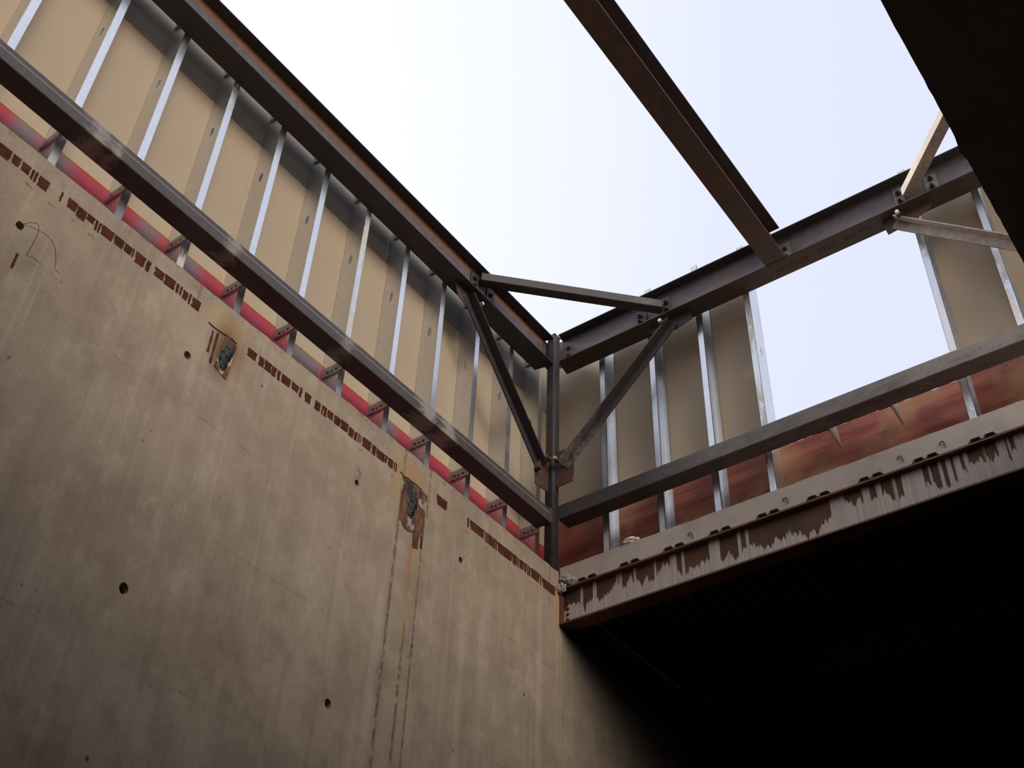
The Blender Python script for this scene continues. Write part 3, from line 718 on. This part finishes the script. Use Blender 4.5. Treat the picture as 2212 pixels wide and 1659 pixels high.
# cut stud clips hanging from the rail in the opening
for x, lb in ((.2885, 'tapered clip hanging from the rail in front of the plywood, nearer the bright stud'), (.3490, 'tapered clip hanging from the rail in front of the plywood, farther from the bright stud')):
    o = empty('rail_clip', W(x, .03, .70)); tag(o, lb, 'clip', 'clips hanging from the right rail')
    f = lambda u, v, t_: W(x+t_, u, v)
    MB().plate([(.0180, .7026), (.0180, .7160), (.0400, .7180), (.0430, .6985)], [], f, 0, .0004).build('plate', 'clip', o)
    MB().plate([(.0180, .7010), (.0196, .7010), (.0440, .6975), (.0440, .6990), (.0180, .7030)], [], f, -.0016, 0).build('lip', 'galv', o)
    g = lambda u, v, t_: W(u, t_, v)
    MB().plate([(x-.0125, .7030), (x, .7030), (x, .7150), (x-.0125, .7150)], [], g, .0193, .0198).build('tab', 'bolt', o)
    MB().cyl(W(x-.0060, .0193, .7045), W(x-.0060, .0186, .7045), .010, 8).build('screw', 'zinc', o)
# ------------------------------------------------------------------ sheathing
def panel(name, mat, a, b, label, cat='board', edge=None, em='yellow'):
    o = MB().box(a, b).build(name, mat); tag(o, label, cat)
    if edge: MB().box(*edge).build('edge_strip', em, o)
    return o
XB, YB = -.0501, .0470
for y0, y1, lb in ((-.0640, .0468, 'nearest the corner'), (-.4285, -.0645, 'in the middle of the left wall'), (-.7930, -.4290, 'at the near end of the left wall')):
    panel('sheathing_board', 'board', (XB-.0020, y0, .7130), (XB, y1, .8993), 'tall buff sheathing board behind the left studs, %s' % lb)
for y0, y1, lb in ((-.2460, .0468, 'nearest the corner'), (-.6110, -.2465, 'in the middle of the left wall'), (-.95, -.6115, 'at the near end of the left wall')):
    panel('sheathing_board', 'board_shaded', (XB-.0020, y0, .9003), (XB, y1, .9850), 'narrow grey upper board above the joint, %s' % lb,
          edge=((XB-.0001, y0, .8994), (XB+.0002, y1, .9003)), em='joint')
for y0, y1, lb in ((-.3050, .0468, 'towards the corner'), (-.6700, -.3055, 'towards the near end'), (-.95, -.6705, 'at the very near end')):
    panel('red_board', 'red', (XB-.0020, y0, .6390), (XB+.0001, y1, .7115), 'crimson board strip with yellow top edge, low left wall, %s' % lb,
          edge=((XB-.0020, y0, .7115), (XB+.0003, y1, .7125)))
# right wall
panel('sheathing_board', 'board', (-.0500, YB, .7440), (.2262, YB+.0020, .9195), 'tall buff sheathing board on the right wall beside the column')
panel('sheathing_board', 'board_dull', (-.0500, YB, .9203), (.2262, YB+.0020, .9900), 'upper buff board with a yellow lower edge beside the column', edge=((-.0500, YB-.0002, .9196), (.2262, YB+.0020, .9203)))
panel('sheathing_board', 'board', (.4148, YB, .7274), (.6500, YB+.0020, .9195), 'buff sheathing board on the far side of the sky opening')
panel('sheathing_board', 'board_dull', (.4148, YB, .9203), (.6500, YB+.0020, .9900), 'upper buff board on the far side of the sky opening', edge=((.4148, YB-.0002, .9196), (.6500, YB+.0020, .9203)))
def jag_panel(x0, x1, zt, seed, label, j=.0006, green=True):
    n = 60; top = [(x0+(x1-x0)*k/n, zt+j*mnoise.noise(Vector((k*.35, seed, 0)))) for k in range(n+1)]
    o = MB().plate([(x0, .6432), (x1, .6432)]+top[::-1], [], fY, YB-.0004, YB+.0020).build('plywood_strip', 'ply'); tag(o, label, 'plywood')
    if green: MB().box((x0, YB-.0003, zt+.0002), (x1, YB+.0018, zt+.0009)).build('edge_strip', 'edge_green', o)
jag_panel(-.0495, .2262, .7430, 2, 'dark red plywood strip between the column and the sawn stud')
jag_panel(.2266, .4140, .7262, 5, 'faded red plywood strip under the sky opening', .0011, False)
jag_panel(.4144, .6500, .7262, 8, 'red plywood strip beyond the opening, nearest the dark slab')

# ------------------------------------------------------------------ sky, sun, camera
w = bpy.data.worlds.new('sky'); bpy.context.scene.world = w; w.use_nodes = True
nt = w.node_tree; bg = nt.nodes['Background']
tc = nt.nodes.new('ShaderNodeTexCoord')
dp = nt.nodes.new('ShaderNodeVectorMath'); dp.operation = 'DOT_PRODUCT'; nt.links.new(tc.outputs['Generated'], dp.inputs[0])
dp.inputs[1].default_value = Vector((-.72, .12, .68)).normalized()
cr = nt.nodes.new('ShaderNodeValToRGB'); e = cr.color_ramp
e.elements[0].position = .55; e.elements[0].color = (.73, .79, .97, 1)
e.elements[1].position = 1.0; e.elements[1].color = (1.08, 1.08, 1.06, 1)
q = e.elements.new(.80); q.color = (.80, .85, 1.0, 1)
q = e.elements.new(.90); q.color = (.94, .97, 1.03, 1)
nz = nt.nodes.new('ShaderNodeTexNoise'); nz.inputs['Scale'].default_value = 2.2; nz.inputs['Detail'].default_value = 4
nt.links.new(tc.outputs['Generated'], nz.inputs['Vector'])
ad = nt.nodes.new('ShaderNodeMath'); ad.operation = 'MULTIPLY_ADD'; nt.links.new(nz.outputs['Fac'], ad.inputs[0]); ad.inputs[1].default_value = .05; nt.links.new(dp.outputs['Value'], ad.inputs[2])
nt.links.new(ad.outputs[0], cr.inputs[0]); nt.links.new(cr.outputs[0], bg.inputs[0])
sx = nt.nodes.new('ShaderNodeSeparateXYZ'); nt.links.new(tc.outputs['Generated'], sx.inputs[0])
gr = nt.nodes.new('ShaderNodeValToRGB'); ge = gr.color_ramp
ge.elements[0].position = 0; ge.elements[0].color = (.06,)*3+(1,)
ge.elements[1].position = .45; ge.elements[1].color = (1, 1, 1, 1)
for p_, v_ in ((.02, .06), (.10, .25), (.25, .72)):
    q = ge.elements.new(p_); q.color = (v_, v_, v_, 1)
nt.links.new(sx.outputs['Z'], gr.inputs[0])
dg2 = nt.nodes.new('ShaderNodeVectorMath'); dg2.operation = 'DOT_PRODUCT'; nt.links.new(tc.outputs['Generated'], dg2.inputs[0])
dg2.inputs[1].default_value = Vector((.87, -.30, .36)).normalized()     # bright hazy patch added to the unseen sky behind the viewer
gm = nt.nodes.new('ShaderNodeMapRange'); gm.interpolation_type = 'SMOOTHSTEP'; nt.links.new(dg2.outputs['Value'], gm.inputs[0])
gm.inputs[1].default_value = .89; gm.inputs[2].default_value = .99; gm.inputs[3].default_value = 1.0; gm.inputs[4].default_value = 8.0
mw = nt.nodes.new('ShaderNodeMix'); mw.data_type = 'RGBA'; wf = nt.nodes.new('ShaderNodeMapRange'); nt.links.new(dg2.outputs['Value'], wf.inputs[0])
wf.inputs[1].default_value = .86; wf.inputs[2].default_value = .95
nt.links.new(wf.outputs[0], mw.inputs[0]); nt.links.new(cr.outputs[0], mw.inputs[6]); mw.inputs[7].default_value = (1.0, .925, .81, 1); nt.links.new(mw.outputs[2], bg.inputs[0])
ml = nt.nodes.new('ShaderNodeMath'); ml.operation = 'MULTIPLY'; nt.links.new(gr.outputs[0], ml.inputs[0]); nt.links.new(gm.outputs[0], ml.inputs[1]); nt.links.new(ml.outputs[0], bg.inputs[1])
sd = bpy.data.lights.new('hazy_sun', 'SUN'); sd.energy = 4.5; sd.angle = math.radians(14); sd.color = (1, .93, .84)
so = bpy.data.objects.new('hazy_sun', sd); COL.objects.link(so)
so.rotation_euler = Vector((-.80, -.20, .56)).to_track_quat('Z', 'Y').to_euler()
cam = bpy.data.cameras.new('camera'); co = bpy.data.objects.new('camera', cam); COL.objects.link(co)
cam.sensor_width = 36; cam.lens = 2558.93/2212*36; cam.clip_start = .05; cam.clip_end = 500
r_ = Vector((0.8076491, 0.5887915, 0.0320537)); d_ = Vector((-0.3714956, 0.5502916, -0.7477768)); f_ = Vector((-0.4579235, 0.5920335, 0.6631760))
m = Matrix((r_, -d_, -f_)).transposed().to_4x4(); m.translation = W(.5678, -.8232, 0)
co.matrix_world = m
sc = bpy.context.scene; sc.camera = co
sc.view_settings.view_transform = 'Standard'; sc.view_settings.look = 'None'; sc.view_settings.gamma = 1; sc.view_settings.use_curve_mapping = False
sc.view_settings.exposure = 0.0
